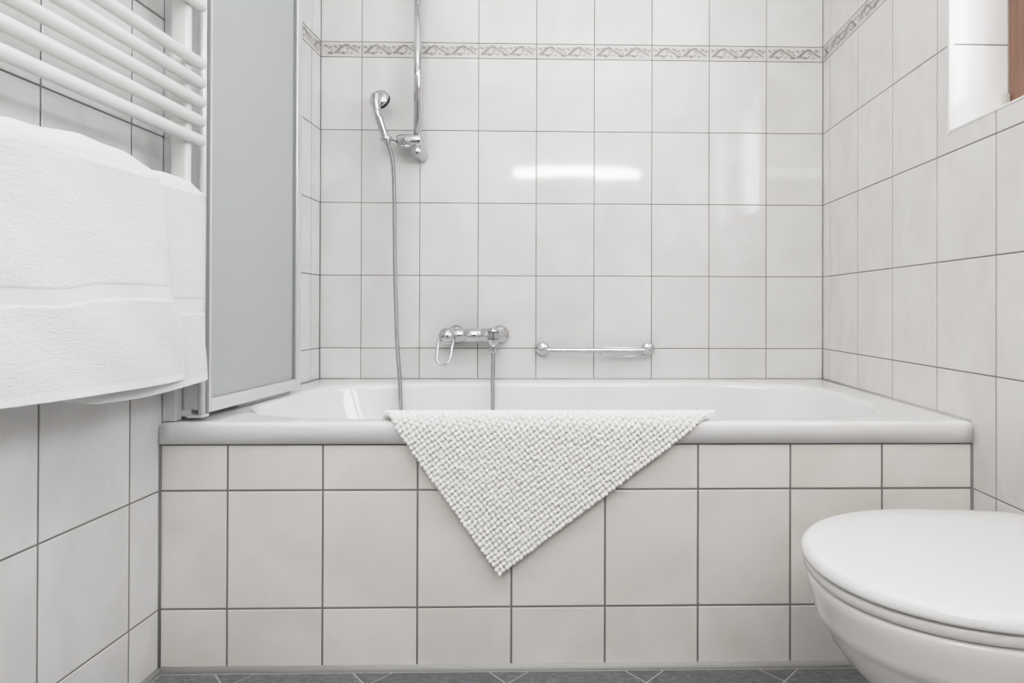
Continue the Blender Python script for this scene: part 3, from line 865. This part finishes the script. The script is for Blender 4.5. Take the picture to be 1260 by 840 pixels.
loft('seat', seat, M_seatm, wc)
WR = XR-.003
bowl = []
def br(z, shift, hw, rw=None, nf=2.15):
    bowl.append((outline(T+.006+shift, MX+shift*.35, WR, hw, nf=nf, nr=6, rw=rw if rw else hw), z))
br(.100, .40, .075, .075); br(.104, .385, .090, .085); br(.130, .300, .108, .10); br(.165, .215, .124, .115); br(.205, .128, .143, .135)
br(.245, .080, .1535, .145); br(.280, .048, .1615, .155); br(.305, .0285, .1665, .16); br(.322, .0205, .1690, .16); br(.328, .0175, .1718, .162)
br(.334, .0135, .1765, .165); br(.343, .0125, .1780, .165); br(.358, .0080, .1805, .165); br(.374, .0040, .1820, .165); br(.384, .0022, .1825, .165); br(.389, .0035, .1815, .165); br(.3905, .008, .177, .16)
loft('bowl', bowl, M_ceramic, wc)
for s_ in (-1, 1):
    V, F = lathe((.790, YC+s_*.075, .3905), (0, 0, 1), [(0, .014), (.022, .014), (.026, .010), (.027, 0)], 24)
    mesh('hinge', V, F, M_chrome, wc, smooth=True)

# ------------------------------------------------------------------ wall lamp, daylight and added fills
wlp = thing('wall_lamp', 'long glowing wall lamp above eye level, seen mirrored in the glazed back wall tiles', 'lamp', (0.0, YF, 1.955))
box('lamp_backplate', -.55, .55, YF+.001, YF+.035, 1.915, 1.990, M_trimw, wlp, .004)
box('lamp_diffuser', -.540, .540, YF+.036, YF+.075, 1.917, 1.988, emit('lamp_glow', (1, .98, .95), 50), wlp, .008, 3)

def area(name, loc, rot, sx, sy, power, col=(1, 1, 1)):
    l = bpy.data.lights.new(name, 'AREA'); l.shape = 'RECTANGLE'; l.size = sx; l.size_y = sy
    l.energy = power; l.color = col
    o = bpy.data.objects.new(name, l); C.objects.link(o); o.location = loc; o.rotation_euler = rot
    return o
area('ceiling_fill', (0, .05, H-.02), (0, 0, 0), 1.3, .9, 2.0, (1, .985, .96))  # added soft fill over the bath, no real fixture
area('daylight', (XR+.42, (WY0+WY1)/2, 1.66), (0, PI/2, 0), .9, 1.6, 23, (.87, .935, 1.0))
area('room_fill', (0.0, -1.05, H-.02), (0, 0, 0), 1.55, 1.2, 11.5, (1, .98, .95))  # added overhead fill that brightens the room, not a fixture

w = bpy.data.worlds.new('sky'); bpy.context.scene.world = w; w.use_nodes = True
bg = w.node_tree.nodes['Background']; bg.inputs[0].default_value = (.93, .96, 1, 1); bg.inputs[1].default_value = 4.0

# ------------------------------------------------------------------ camera
cam = bpy.data.cameras.new('camera'); co = bpy.data.objects.new('camera', cam); C.objects.link(co)
bpy.context.scene.camera = co
R_ = np.array([[0.999785, -0.020543, 0.002735], [-0.002814, -0.003859, 0.999989], [0.020532, 0.999782, 0.003916]])
mw = Matrix.Identity(4)
for i in range(3):
    mw[i][0] = R_[0][i]; mw[i][1] = R_[1][i]; mw[i][2] = -R_[2][i]
mw[0][3], mw[1][3], mw[2][3] = -0.0084, -1.27763, 0.76746
co.matrix_world = mw
cam.sensor_width = 36; cam.lens = 733.06*36/1260
cam.shift_x = -(723.155-630)/1260; cam.shift_y = (376.377-420)/1260
cam.clip_start = .02

sc = bpy.context.scene
sc.view_settings.view_transform = 'Standard'
sc.view_settings.look = 'None'
sc.view_settings.exposure = 0.0
# soft photographic shoulder, like the flat exposure of the photograph
sc.view_settings.use_curve_mapping = True
cm = sc.view_settings.curve_mapping
WL = 4.0
cm.white_level = (WL, WL, WL)
cv = cm.curves[3]
cv.points[0].location = (0, 0); cv.points[-1].location = (1.0, 1.0)
for x_, y_ in ((.1, .1), (.2, .205), (.3, .315), (.4, .425), (.5, .52), (.6, .595), (.8, .705), (1.1, .81), (1.6, .90), (2.4, .965)):
    cv.points.new(x_/WL, y_)
cm.update()
sc.cycles.max_bounces = 10; sc.cycles.diffuse_bounces = 6; sc.cycles.glossy_bounces = 5
sc.cycles.caustics_reflective = False; sc.cycles.caustics_refractive = False
sc.cycles.use_denoising = True
